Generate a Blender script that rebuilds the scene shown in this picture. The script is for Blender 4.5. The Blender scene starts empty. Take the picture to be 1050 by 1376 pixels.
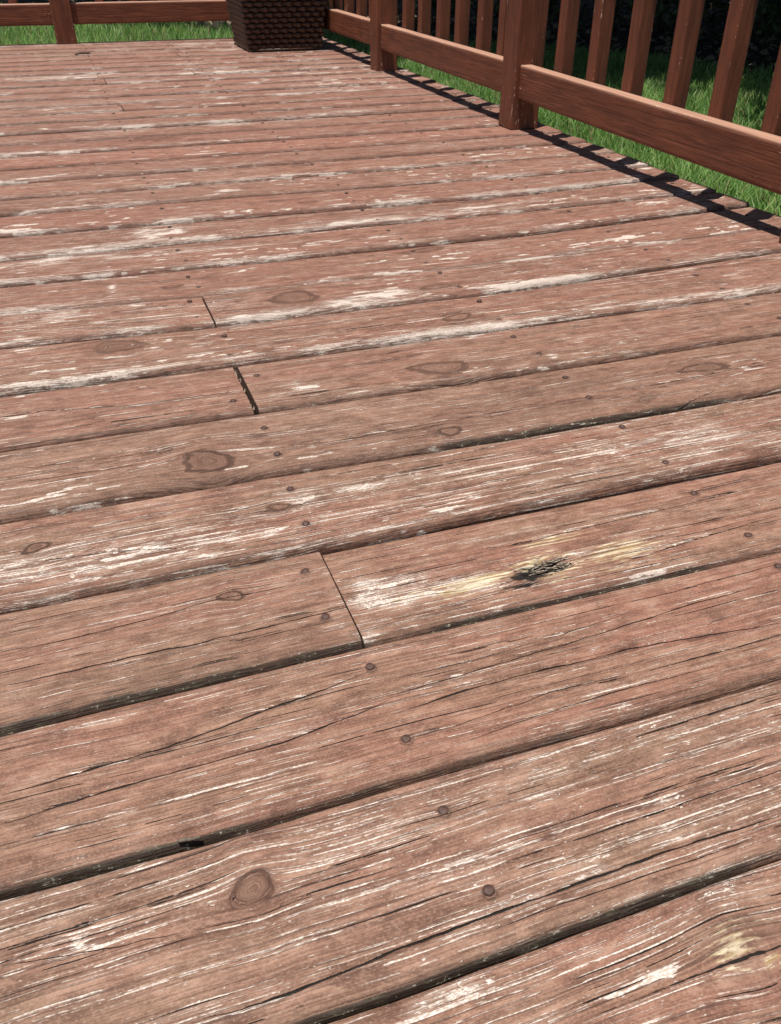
import bpy, math, random
import numpy as np
from mathutils import Matrix, Vector

# ------------------------------------------------------------------ camera, sky, sun, exposure
U = 0.1445                       # one board pitch in metres (5.5 inch board and its gap)
scene = bpy.context.scene
COL = scene.collection
cam_data = bpy.data.cameras.new("camera")
cam = bpy.data.objects.new("camera", cam_data)
COL.objects.link(cam)
cam_data.sensor_fit = 'VERTICAL'
cam_data.sensor_height = 24.0
cam_data.lens = 20.073
cam_data.clip_start = 0.02
cam_data.clip_end = 400.0
R = [[0.94345206, -0.18322016, 0.27627628], [-0.33145161, -0.53684654, 0.7758451], [0.0061675, -0.82354488, -0.56721759]]
cam.matrix_world = Matrix([[R[i][0], -R[i][1], -R[i][2], (0.0, -0.22254, 0.50508)[i]] for i in range(3)] + [[0, 0, 0, 1]])
cam_data.dof.use_dof = True
cam_data.dof.focus_distance = 0.85
cam_data.dof.aperture_fstop = 26.0
scene.camera = cam

KX, KY = 0.150, 0.100            # how far sunlight runs along X and Y while it falls one metre
world = bpy.data.worlds.new("World")
scene.world = world
world.use_nodes = True
wn = world.node_tree
bg = wn.nodes["Background"]
sky = wn.nodes.new("ShaderNodeTexSky")
sky.sky_type = 'NISHITA'
sky.sun_disc = False
sky.sun_elevation = math.atan(1 / math.hypot(KX, KY))
sky.sun_rotation = math.atan2(-KX, -KY) % (2 * math.pi)
wn.links.new(sky.outputs[0], bg.inputs[0])
bg.inputs[1].default_value = 0.05
sun_data = bpy.data.lights.new("sun", 'SUN')
sun_data.energy = 5.0
sun_data.angle = math.radians(0.53)
sun_data.color = (1.0, 0.955, 0.89)
sun = bpy.data.objects.new("sun", sun_data)
COL.objects.link(sun)
sun.rotation_euler = Vector((KX, KY, -1)).to_track_quat('-Z', 'Y').to_euler()
sun.location = (-1, -1, 8)
scene.view_settings.view_transform = 'Standard'
scene.view_settings.look = 'None'
scene.view_settings.exposure = 0.33
scene.view_settings.gamma = 1.0
scene.render.engine = 'CYCLES'
scene.cycles.max_bounces = 6
scene.cycles.use_adaptive_sampling = True

rng = np.random.default_rng(11)
random.seed(5)

# ------------------------------------------------------------------ helpers
def hsh(a, b, seed):
    h = (a.astype(np.int64) * 374761393 + b.astype(np.int64) * 668265263 + int(seed) * 974634777) & 0xFFFFFFFF
    h = ((h ^ (h >> 13)) * 1274126177) & 0xFFFFFFFF
    h = ((h ^ (h >> 16)) * 2246822519) & 0xFFFFFFFF
    return ((h ^ (h >> 15)) & 0xFFFFFF) / float(0xFFFFFF)

def vn(x, y, seed):
    """smooth value noise, 0..1"""
    xi, yi = np.floor(x), np.floor(y)
    fx, fy = x - xi, y - yi
    fx = fx * fx * (3 - 2 * fx); fy = fy * fy * (3 - 2 * fy)
    a, b = hsh(xi, yi, seed), hsh(xi + 1, yi, seed)
    c, d = hsh(xi, yi + 1, seed), hsh(xi + 1, yi + 1, seed)
    return (a * (1 - fx) + b * fx) * (1 - fy) + (c * (1 - fx) + d * fx) * fy

def fbm(x, y, seed, o=3):
    s, a, t = 0, 1.0, 0
    for i in range(o):
        s = s + a * vn(x * 2 ** i, y * 2 ** i, seed + i * 7); t += a; a *= 0.5
    return s / t

def sstep(a, b, x):
    t = np.clip((x - a) / (b - a), 0, 1)
    return t * t * (3 - 2 * t)

def make_mesh(name, verts, faces_flat, loop_start, mat, attrs=None, smooth=True):
    me = bpy.data.meshes.new(name)
    verts = np.asarray(verts, np.float32)
    me.vertices.add(len(verts)); me.vertices.foreach_set('co', verts.ravel())
    me.loops.add(len(faces_flat)); me.loops.foreach_set('vertex_index', np.asarray(faces_flat, np.int32))
    me.polygons.add(len(loop_start)); me.polygons.foreach_set('loop_start', np.asarray(loop_start, np.int32))
    if smooth:
        me.polygons.foreach_set('use_smooth', np.ones(len(loop_start), bool))
    me.update(calc_edges=True)
    me.validate()
    for k, v in (attrs or {}).items():
        v = np.asarray(v, np.float32)
        if v.ndim == 2:
            me.attributes.new(k, 'FLOAT_VECTOR', 'POINT').data.foreach_set('vector', v.ravel())
        else:
            me.attributes.new(k, 'FLOAT', 'POINT').data.foreach_set('value', v)
    me.materials.append(mat)
    return me

def mesh_from_lists(name, verts, faces, mat, attrs=None, smooth=True):
    flat = [i for f in faces for i in f]
    st, s = [], 0
    for f in faces:
        st.append(s); s += len(f)
    return make_mesh(name, verts, flat, st, mat, attrs, smooth)

def obj(name, data, parent=None, **props):
    o = bpy.data.objects.new(name, data)
    COL.objects.link(o)
    if parent is not None:
        o.parent = parent
    for k, v in props.items():
        o[k] = v
    return o

def thing(name, label, cat, loc=(0, 0, 0), group=None):
    o = obj(name, None)
    o.location = loc
    o.empty_display_size = 0.1
    o['label'] = label; o['category'] = cat
    if group: o['group'] = group
    return o

class NT:
    """short node-tree writer"""
    def __init__(self, name):
        self.m = bpy.data.materials.new(name); self.m.use_nodes = True
        self.t = self.m.node_tree
        self.b = self.t.nodes["Principled BSDF"]
        self.out = self.t.nodes["Material Output"]
    def n(self, typ, **kw):
        x = self.t.nodes.new(typ)
        for k, v in kw.items(): setattr(x, k, v)
        return x
    def put(self, sock, v):
        if isinstance(v, (int, float)): sock.default_value = v
        elif isinstance(v, (tuple, list)):
            sock.default_value = tuple(v) + ((1.0,) if len(v) == 3 and sock.type == 'RGBA' else ())
        else: self.t.links.new(v, sock)
    def math(self, op, a, b=0.0, c=None, clamp=False):
        x = self.n('ShaderNodeMath', operation=op, use_clamp=clamp)
        self.put(x.inputs[0], a); self.put(x.inputs[1], b)
        if c is not None: self.put(x.inputs[2], c)
        return x.outputs[0]
    def vmath(self, op, a, b):
        x = self.n('ShaderNodeVectorMath', operation=op)
        self.put(x.inputs[0], a); self.put(x.inputs[1], b)
        return x.outputs[0]
    def noise(self, vec, scale=1.0, detail=2.0, rough=0.5, dist=0.0):
        x = self.n('ShaderNodeTexNoise')
        self.put(x.inputs['Vector'], vec); self.put(x.inputs['Scale'], scale)
        self.put(x.inputs['Detail'], detail); self.put(x.inputs['Roughness'], rough); self.put(x.inputs['Distortion'], dist)
        return x.outputs[0]
    def ramp(self, v, a, b, lo=0.0, hi=1.0):
        x = self.n('ShaderNodeMapRange', interpolation_type='SMOOTHSTEP')
        self.put(x.inputs[0], v); self.put(x.inputs[1], a); self.put(x.inputs[2], b); self.put(x.inputs[3], lo); self.put(x.inputs[4], hi)
        return x.outputs[0]
    def mix(self, f, a, b, mode='MIX'):
        x = self.n('ShaderNodeMix', data_type='RGBA', blend_type=mode)
        self.put(x.inputs[0], f); self.put(x.inputs[6], a); self.put(x.inputs[7], b)
        return x.outputs[2]
    def attr(self, name):
        return self.n('ShaderNodeAttribute', attribute_name=name)
    def sep(self, v):
        x = self.n('ShaderNodeSeparateXYZ'); self.put(x.inputs[0], v); return x.outputs
    def bump(self, h, dist, strength=1.0, normal=None):
        x = self.n('ShaderNodeBump')
        self.put(x.inputs['Strength'], strength); self.put(x.inputs['Distance'], dist); self.put(x.inputs['Height'], h)
        if normal is not None: self.put(x.inputs['Normal'], normal)
        return x.outputs[0]
    def set(self, **kw):
        for k, v in kw.items(): self.put(self.b.inputs[k.replace('_', ' ')], v)
        return self.m

# ------------------------------------------------------------------ materials
def deck_material():
    t = NT("weathered_deck_paint")
    g = t.attr('grain').outputs['Vector']
    cr, kn, mo = t.sep(t.attr('marks').outputs['Vector'])
    we, ri, ye = t.sep(t.attr('wear').outputs['Vector'])
    tone, shade, dirt = t.sep(t.attr('tone').outputs['Vector'])
    def gn(su, sv, detail=2.0, rough=0.5, off=0.0):
        v = t.vmath('MULTIPLY', g, (su, sv, 1))
        if off: v = t.vmath('ADD', v, (0, off * sv, 0))
        return t.noise(v, 1.0, detail, rough)
    lines = gn(6, 330, 3.0, 0.55)
    fine = gn(16, 900, 2.0, 0.55)
    rr = gn(1.3, 520, 1.5, 0.5)
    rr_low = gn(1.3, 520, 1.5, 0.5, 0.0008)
    brk = gn(20, 330, 3.0, 0.7)
    chips = gn(75, 165, 3.0, 0.7)
    specks = gn(150, 720, 2.0, 0.6)
    flake = gn(55, 380, 4.0, 0.75)
    wide = gn(16, 110, 3.0, 0.6)
    grit = gn(520, 800, 2.0, 0.6)
    blot = gn(4, 24, 3.0, 0.55)
    blot2 = gn(26, 60, 3.0, 0.6)
    mott = gn(70, 130, 4.0, 0.7)
    iso = gn(330, 330, 2.0, 0.6)
    # painted boards: faded red brown, tan where thin, darker in the grain
    col = t.mix(t.ramp(blot, 0.36, 0.64), PAINT_A, PAINT_B)
    col = t.mix(tone, col, PAINT_RED)
    tan = t.sep(t.attr('split').outputs['Vector'])[2]
    col = t.mix(tan, col, (0.235, 0.152, 0.105))
    col = t.mix(t.ramp(blot2, 0.50, 0.68, 0, 0.6), col, PAINT_PALE)
    col = t.mix(t.ramp(blot2, 0.48, 0.30, 0, 0.6), col, PAINT_DARK)
    col = t.mix(t.ramp(wide, 0.46, 0.30, 0, 0.35), col, PAINT_DARK)
    col = t.mix(t.ramp(mott, 0.50, 0.66, 0, 0.55), col, PAINT_PALE)
    col = t.mix(t.ramp(mott, 0.48, 0.32, 0, 0.35), col, PAINT_DARK)
    col = t.mix(t.ramp(lines, 0.50, 0.36, 0, 0.38), col, PAINT_DARK)
    col = t.mix(t.ramp(fine, 0.50, 0.36, 0, 0.5), col, PAINT_DARK)
    col = t.mix(t.ramp(ri, 0.42, 0.12, 0, 0.4), col, PAINT_DARK)
    col = t.mix(t.ramp(grit, 0.52, 0.68, 0, 0.4), col, PAINT_PALE)
    col = t.mix(t.ramp(grit, 0.46, 0.32, 0, 0.3), col, PAINT_DARK)
    col = t.mix(t.math('MULTIPLY', shade, 0.85), col, PAINT_DARK)
    # knots
    col = t.mix(t.math('MULTIPLY', kn, t.ramp(specks, 0.3, 0.65, 0.8, 0.4)), col, (0.115, 0.062, 0.044))
    # worn flecks showing pale primer and bare wood
    w2 = t.math('MULTIPLY_ADD', t.math('SUBTRACT', blot2, 0.5), 1.6, we)
    clean = t.math('SUBTRACT', 1.0, t.math('MULTIPLY', kn, 1.5), clamp=True)
    md = t.ramp(t.math('MULTIPLY_ADD', w2, 0.058, t.math('MULTIPLY_ADD', t.math('SUBTRACT', ri, 0.5), 0.10, rr)), 0.60, 0.625)
    mb = t.ramp(t.math('MULTIPLY_ADD', w2, 0.085, brk), 0.515, 0.555)
    m1 = t.math('MULTIPLY', md, mb)
    lt = gn(3.5, 950, 1.0, 0.5)
    m1 = t.math('MAXIMUM', m1, t.math('MULTIPLY', t.ramp(t.math('MULTIPLY_ADD', w2, 0.05, lt), 0.64, 0.67), t.ramp(chips, 0.42, 0.55, 0.0, 0.8)))
    m2 = t.ramp(t.math('MULTIPLY_ADD', w2, 0.055, specks), 0.70, 0.725)
    m3 = t.ramp(t.math('MULTIPLY_ADD', w2, 0.135, t.math('MULTIPLY_ADD', wide, 0.35, t.math('MULTIPLY', flake, 0.65))), 0.70, 0.73)
    m4 = t.ramp(t.math('MULTIPLY_ADD', w2, 0.075, chips), 0.70, 0.72)
    m = t.math('MAXIMUM', t.math('MAXIMUM', m1, m4), t.math('MAXIMUM', m2, m3))
    m = t.math('MULTIPLY', m, clean)
    # thin shadow painted into the colour on the lower side of each raised streak
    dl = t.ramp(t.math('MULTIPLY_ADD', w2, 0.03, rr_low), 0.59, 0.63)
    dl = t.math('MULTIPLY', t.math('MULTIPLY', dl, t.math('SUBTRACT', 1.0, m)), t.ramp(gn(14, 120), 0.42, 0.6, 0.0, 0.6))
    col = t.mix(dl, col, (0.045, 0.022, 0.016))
    dusty = t.math('MULTIPLY', t.ramp(w2, 0.35, 2.0), t.ramp(fine, 0.36, 0.62, 0.15, 0.70))
    col = t.mix(dusty, col, (0.44, 0.33, 0.27))
    bare = t.mix(t.ramp(grit, 0.35, 0.7), WHITE_A, WHITE_B)
    col = t.mix(m, col, bare)
    # rotten yellow wood
    my = t.ramp(t.math('MULTIPLY_ADD', ye, 0.24, t.math('MULTIPLY_ADD', lines, 0.5, t.math('MULTIPLY', flake, 0.5))), 0.60, 0.70)
    ycol = t.mix(t.ramp(brk, 0.38, 0.62), (0.30, 0.19, 0.085), (0.66, 0.57, 0.40))
    col = t.mix(t.math('MULTIPLY', my, t.ramp(ye, 0.02, 0.2)), col, ycol)
    # grime and lichen along the lower edges
    mm = t.ramp(t.math('MULTIPLY_ADD', mo, 0.62, t.math('MULTIPLY', t.math('ADD', blot2, flake), 0.5)), 0.72, 0.98)
    grime = t.mix(t.ramp(flake, 0.46, 0.64), (0.013, 0.012, 0.008), (0.080, 0.074, 0.048))
    grime = t.mix(t.ramp(t.math('MULTIPLY_ADD', iso, 0.5, t.math('MULTIPLY', flake, 0.5)), 0.585, 0.63), grime, (0.48, 0.45, 0.37))
    col = t.mix(t.math('MULTIPLY', mm, 0.93), col, grime)
    col = t.mix(t.math('MULTIPLY', dirt, t.ramp(flake, 0.30, 0.62, 1.0, 0.35)), col, (0.040, 0.022, 0.016))
    # near black in cracks and the hole: dirt, with shade of their depth painted in
    cd, cw, _ = t.sep(t.attr('split').outputs['Vector'])
    jag = t.math('MULTIPLY', t.math('SUBTRACT', gn(120, 420, 3.0, 0.7), 0.5), 0.0009)
    cdn = t.math('ADD', t.math('ABSOLUTE', cd), jag)
    ck = t.math('MULTIPLY', t.ramp(cdn, cw, t.math('MULTIPLY', cw, 0.55)), t.math('GREATER_THAN', cw, 0.00002))
    cr = t.math('MAXIMUM', cr, ck)
    col = t.mix(cr, col, (0.010, 0.007, 0.005))
    h = t.math('MULTIPLY_ADD', lines, 0.5, t.math('MULTIPLY', fine, 0.5))
    h = t.math('MULTIPLY_ADD', rr, 0.5, h)
    h = t.math('MULTIPLY_ADD', specks, 0.25, h)
    h = t.math('MULTIPLY_ADD', mott, 0.3, h)
    h = t.math('MULTIPLY_ADD', grit, 0.22, h)
    h = t.math('MULTIPLY_ADD', m, -0.2, h)
    h = t.math('MULTIPLY_ADD', ck, -0.8, h)
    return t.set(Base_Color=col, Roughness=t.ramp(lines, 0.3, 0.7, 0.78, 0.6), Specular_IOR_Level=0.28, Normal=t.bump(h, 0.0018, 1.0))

PAINT_A = (0.268, 0.126, 0.086)
PAINT_B = (0.240, 0.144, 0.093)
PAINT_RED = (0.300, 0.125, 0.086)
PAINT_PALE = (0.395, 0.240, 0.172)
PAINT_DARK = (0.085, 0.040, 0.027)
WHITE_A = (0.43, 0.335, 0.27)
WHITE_B = (0.74, 0.65, 0.58)
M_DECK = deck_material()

def rail_material():
    t = NT("railing_paint")
    g = t.attr('grain').outputs['Vector']
    edge, fade, seed = t.sep(t.attr('wear').outputs['Vector'])
    lines = t.noise(t.vmath('MULTIPLY', g, (5, 190, 190)), 1.0, 3.0, 0.55)
    wave = t.noise(t.vmath('MULTIPLY', g, (6, 60, 60)), 1.0, 2.0, 0.5, 0.6)
    specks = t.noise(t.vmath('MULTIPLY', g, (90, 240, 240)), 1.0, 2.0, 0.6)
    blot = t.noise(t.vmath('MULTIPLY', g, (9, 22, 22)), 1.0, 3.0, 0.55)
    col = t.mix(t.ramp(blot, 0.3, 0.7), (0.200, 0.066, 0.032), (0.145, 0.046, 0.023))
    col = t.mix(t.ramp(lines, 0.50, 0.34, 0, 0.5), col, (0.080, 0.028, 0.016))
    col = t.mix(t.ramp(wave, 0.50, 0.42, 0, 0.35), col, (0.085, 0.030, 0.019))
    col = t.mix(t.math('MULTIPLY', fade, t.ramp(lines, 0.3, 0.6, 0.6, 1.0)), col, (0.42, 0.240, 0.165))
    s = t.math('MULTIPLY_ADD', lines, 0.35, t.math('MULTIPLY', specks, 0.65))
    thr = t.math('MULTIPLY_ADD', edge, -0.110, 0.700)
    thr = t.math('MULTIPLY_ADD', t.math('SUBTRACT', blot, 0.5), -0.20, thr)
    m = t.ramp(t.math('SUBTRACT', s, thr), 0.0, 0.03)
    col = t.mix(m, col, (0.55, 0.42, 0.33))
    h = t.math('MULTIPLY_ADD', lines, 0.6, t.math('MULTIPLY', specks, 0.25))
    h = t.math('MULTIPLY_ADD', wave, 0.8, h)
    return t.set(Base_Color=col, Roughness=0.55, Specular_IOR_Level=0.35, Normal=t.bump(h, 0.0018, 1.0))
M_RAIL = rail_material()

def simple(name, c0, c1, scale=(20, 20, 20), rough=0.8, spec=0.3, bump=0.002, detail=4.0):
    t = NT(name)
    co = t.n('ShaderNodeTexCoord').outputs['Object']
    n = t.noise(t.vmath('MULTIPLY', co, scale), 1.0, detail, 0.6)
    return t.set(Base_Color=t.mix(t.ramp(n, 0.3, 0.7), c0, c1), Roughness=rough, Specular_IOR_Level=spec, Normal=t.bump(n, bump, 0.8))

M_NAIL = simple("rusty_painted_nail", (0.095, 0.050, 0.038), (0.045, 0.024, 0.018), (260, 260, 260), 0.6, 0.4, 0.0004)
M_JOIST = simple("old_joist_wood", (0.10, 0.07, 0.05), (0.06, 0.04, 0.03), (4, 60, 60))
M_SOIL = simple("lawn_soil", (0.045, 0.055, 0.020), (0.030, 0.042, 0.015), (9, 9, 9))
M_MULCH = simple("dark_mulch", (0.035, 0.026, 0.018), (0.018, 0.014, 0.010), (30, 30, 30), 0.9, 0.2, 0.02)
M_BARK = simple("grey_brown_bark", (0.075, 0.060, 0.048), (0.035, 0.028, 0.022), (18, 18, 3), 0.9, 0.2, 0.03)
M_WICKER = simple("dark_brown_resin_wicker", (0.078, 0.040, 0.025), (0.044, 0.023, 0.015), (60, 60, 60), 0.42, 0.5, 0.0006)
M_LINER = simple("black_planter_liner", (0.012, 0.011, 0.010), (0.008, 0.008, 0.008), (20, 20, 20), 0.6)
M_POT = simple("potting_soil", (0.03, 0.02, 0.014), (0.015, 0.010, 0.007), (60, 60, 60), 0.95, 0.1, 0.01)
M_TWIG = simple("dry_twig", (0.16, 0.13, 0.10), (0.07, 0.055, 0.04), (200, 200, 200), 0.8, 0.2, 0.0005)
M_SLIVER = simple("rotten_splinter", (0.50, 0.43, 0.34), (0.09, 0.058, 0.036), (400, 600, 600), 0.85, 0.2, 0.0006)
M_STICK = simple("pale_dead_branch", (0.50, 0.44, 0.36), (0.26, 0.22, 0.17), (8, 40, 40), 0.8, 0.2, 0.004)
M_LEAF_DRY = simple("dry_leaf", (0.24, 0.19, 0.135), (0.12, 0.09, 0.06), (25, 25, 25), 0.8, 0.2, 0.002)
M_FENCE = simple("blue_grey_fence_paint", (0.20, 0.25, 0.29), (0.15, 0.19, 0.22), (30, 30, 3), 0.7)

def leaf_material(name, c0, c1, trans=0.35, attr='tint', straw=None):
    t = NT(name)
    a = t.attr(attr).outputs['Fac']
    col = t.mix(a, c0, c1)
    if straw: col = t.mix(t.ramp(a, 0.955, 0.985), col, straw)
    t.set(Base_Color=col, Roughness=0.5, Specular_IOR_Level=0.4)
    tr = t.n('ShaderNodeBsdfTranslucent'); t.put(tr.inputs[0], col)
    mx = t.n('ShaderNodeMixShader'); t.put(mx.inputs[0], trans)
    t.t.links.new(t.b.outputs[0], mx.inputs[1]); t.t.links.new(tr.outputs[0], mx.inputs[2])
    t.t.links.new(mx.outputs[0], t.out.inputs[0])
    return t.m
M_GRASS = leaf_material("grass_blade", (0.055, 0.165, 0.025), (0.34, 0.52, 0.15), 0.4, straw=(0.42, 0.34, 0.17))
M_NEEDLE = leaf_material("evergreen_foliage", (0.018, 0.034, 0.014), (0.045, 0.075, 0.030), 0.1)
M_SHRUB = leaf_material("dark_shrub_leaf", (0.034, 0.058, 0.024), (0.11, 0.15, 0.06), 0.12)

# ------------------------------------------------------------------ ground
GZ = -0.26
def sheet(name, x0, x1, y0, y1, z, mat, nx=2, ny=2, bumpy=0.0, hole=None):
    xs, ys = np.linspace(x0, x1, nx), np.linspace(y0, y1, ny)
    X, Y = np.meshgrid(xs, ys, indexing='ij')
    Z = z + bumpy * (fbm(X * .8, Y * .8, 3) - .5)
    V = np.stack([X, Y, Z], -1).reshape(-1, 3)
    i = np.arange((nx - 1) * (ny - 1)); a = (i // (ny - 1)) * ny + i % (ny - 1)
    F = np.stack([a, a + ny, a + ny + 1, a + 1], -1)
    return make_mesh(name, V, F.ravel(), np.arange(len(F)) * 4, mat)
obj('ground', sheet('ground', -80, 80, -60, 100, GZ, M_SOIL, 60, 60), kind='structure')
# planting bed: everything past a wavy line in the lawn
BED = [(6.2, 2.2), (4.6, 3.9), (3.7, 5.0), (2.95, 6.2), (2.2, 7.3), (1.5, 7.9), (0.6, 8.65), (0.2, 9.4), (-0.6, 10.6), (-2.5, 11.4), (-6, 12.0)]
bv, bf = [], []
for i, (x, y) in enumerate(BED):
    for q, s in enumerate((0, .5, 2, 8, 30)):
        j = 0.10 * math.sin(i * 2.3) if q == 0 else 0
        bv.append((x + s * .75 + j, y + s * .68 + j, GZ + 0.008 + (0.02 if q else 0)))
    if i:
        for q in range(4):
            a = (i - 1) * 5 + q
            bf.append((a, a + 1, a + 6, a + 5))
obj('mulch_bed', mesh_from_lists('mulch_bed', bv, bf, M_MULCH), kind='structure')

# ------------------------------------------------------------------ deck
# marks read off the boards: metres along X and Y (cracks: half width mm, depth mm, points; the rest: centre, radii, strength)
CRACKS= [(1.3, 4, [(-0.0259, 0.0314), (0.0352, 0.0294), (0.0931, 0.033), (0.1591, 0.0337), (0.2244, 0.0337), (0.3035, 0.0346), (0.3768, 0.0317)]), (0.8, 2.5, [(-0.126, 0.098), (-0.0742, 0.0907), (-0.0201, 0.0859)]), (0.7, 2, [(0.1016, 0.0116), (0.148, 0.0097), (0.212, 0.0077), (0.2705, 0.0075)]), (1.3, 4, [(-0.1288, 0.2279), (-0.0726, 0.2301), (-0.0124, 0.2338), (0.0301, 0.2388), (0.0722, 0.2458), (0.1157, 0.25), (0.1565, 0.2596)]), (1.2, 4, [(-0.1282, 0.2004), (-0.0546, 0.2069), (-0.0024, 0.208), (0.0665, 0.2087), (0.1241, 0.2166), (0.1596, 0.2222)]), (1.3, 4, [(0.1544, 0.2077), (0.2293, 0.2134), (0.2725, 0.2134), (0.373, 0.2111), (0.5134, 0.1945)]), (0.9, 3, [(0.1609, 0.226), (0.2894, 0.2332), (0.3869, 0.239), (0.4515, 0.2431), (0.513, 0.2442)]), (0.7, 2.5, [(0.1563, 0.1792), (0.2156, 0.1826), (0.2829, 0.1881), (0.3619, 0.1826)]), (0.6, 2, [(0.1705, 0.2441), (0.2421, 0.242), (0.3282, 0.246), (0.3982, 0.2507)]), (0.7, 2, [(0.1947, 0.163), (0.2662, 0.1691), (0.347, 0.1703), (0.425, 0.1699)]), (1.2, 4, [(-0.131, 0.3333), (-0.0509, 0.3338), (0.0217, 0.332), (0.0599, 0.3333), (0.1402, 0.3362), (0.1669, 0.3376)]), (0.9, 3, [(-0.1319, 0.3754), (-0.0847, 0.3733), (-0.0102, 0.3775), (0.0431, 0.3855), (0.1426, 0.3826)]), (1.1, 4, [(0.1596, 0.3598), (0.2135, 0.3571), (0.2622, 0.3556)]), (1.2, 4, [(0.2763, 0.3186), (0.3186, 0.3188), (0.3379, 0.3203)]), (0.9, 3, [(0.1598, 0.3326), (0.2241, 0.3343), (0.2798, 0.3264)]), (0.8, 3, [(0.3055, 0.384), (0.351, 0.3775), (0.4289, 0.3818), (0.51, 0.384), (0.6263, 0.3884)]), (0.8, 3, [(0.4134, 0.3134), (0.486, 0.3222), (0.6305, 0.3342)]), (1.3, 4, [(0.1432, 0.6279), (0.1792, 0.6209), (0.2445, 0.6169), (0.3552, 0.6211), (0.4727, 0.6217), (0.5588, 0.6246)]), (1.4, 4, [(0.6247, 0.6245), (0.7334, 0.6273), (0.8168, 0.6308), (0.8786, 0.6302)]), (1.5, 5, [(0.6266, 0.5593), (0.6761, 0.5677), (0.7402, 0.5855)]), (1.2, 4, [(-0.1381, 0.6726), (0.0008, 0.6657), (0.0549, 0.6632)]), (1.0, 3, [(-0.1411, 0.8151), (0.0122, 0.788), (0.1472, 0.7813)]), (0.9, 3, [(-0.1374, 0.6408), (-0.0454, 0.6411), (0.0435, 0.6409)]), (1.4, 5, [(0.0625, 0.5252), (0.1116, 0.5185), (0.1489, 0.525)]), (0.9, 3, [(-0.1344, 0.4974), (-0.0333, 0.4872), (0.0632, 0.463)]), (1.3, 4, [(-0.1467, 1.0833), (-0.01, 1.0791), (0.1568, 1.0705)]), (1.1, 3, [(-0.1475, 1.119), (-0.0184, 1.1226), (0.1401, 1.1124)]), (1.0, 3, [(0.4086, 0.9483), (0.5029, 0.9388), (0.638, 0.9532)]), (1.2, 4, [(0.5582, 1.2934), (0.61, 1.2716), (0.635, 1.2587)]), (1.0, 3, [(0.1115, 0.7978), (0.1313, 0.8001), (0.1601, 0.7972)])]
KNOTS= [(0.0238, 0.099, 0.0164, 0.0099),
   (0.0645, 0.3847, 0.0106, 0.0073),
   (0.0817, 0.6177, 0.0296, 0.0223),
   (0.7633, 0.6488, 0.0334, 0.0124),
   (0.3649, 0.5928, 0.0151, 0.0088),
   (-0.101, 0.5167, 0.0108, 0.0076),
   (0.1369, 0.5084, 0.0109, 0.0066),
   (0.2977, 1.0873, 0.0417, 0.0228),
   (0.4219, 0.7638, 0.039, 0.0182),
   (0.5146, 0.9223, 0.0271, 0.0107),
   (0.8253, 1.5481, 0.0357, 0.0102),
   (0.2948, -0.0404, 0.0249, 0.0155),
   (0.5934, 1.2677, 0.0387, 0.0119),
   (0.0144, 0.9787, 0.0409, 0.0186),
   (-0.1495, 1.7673, 0.0261, 0.0234),
   (0.2372, 2.4391, 0.0617, 0.0273),
   (0.4373, 0.7153, 0.0254, 0.0085)]
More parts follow.
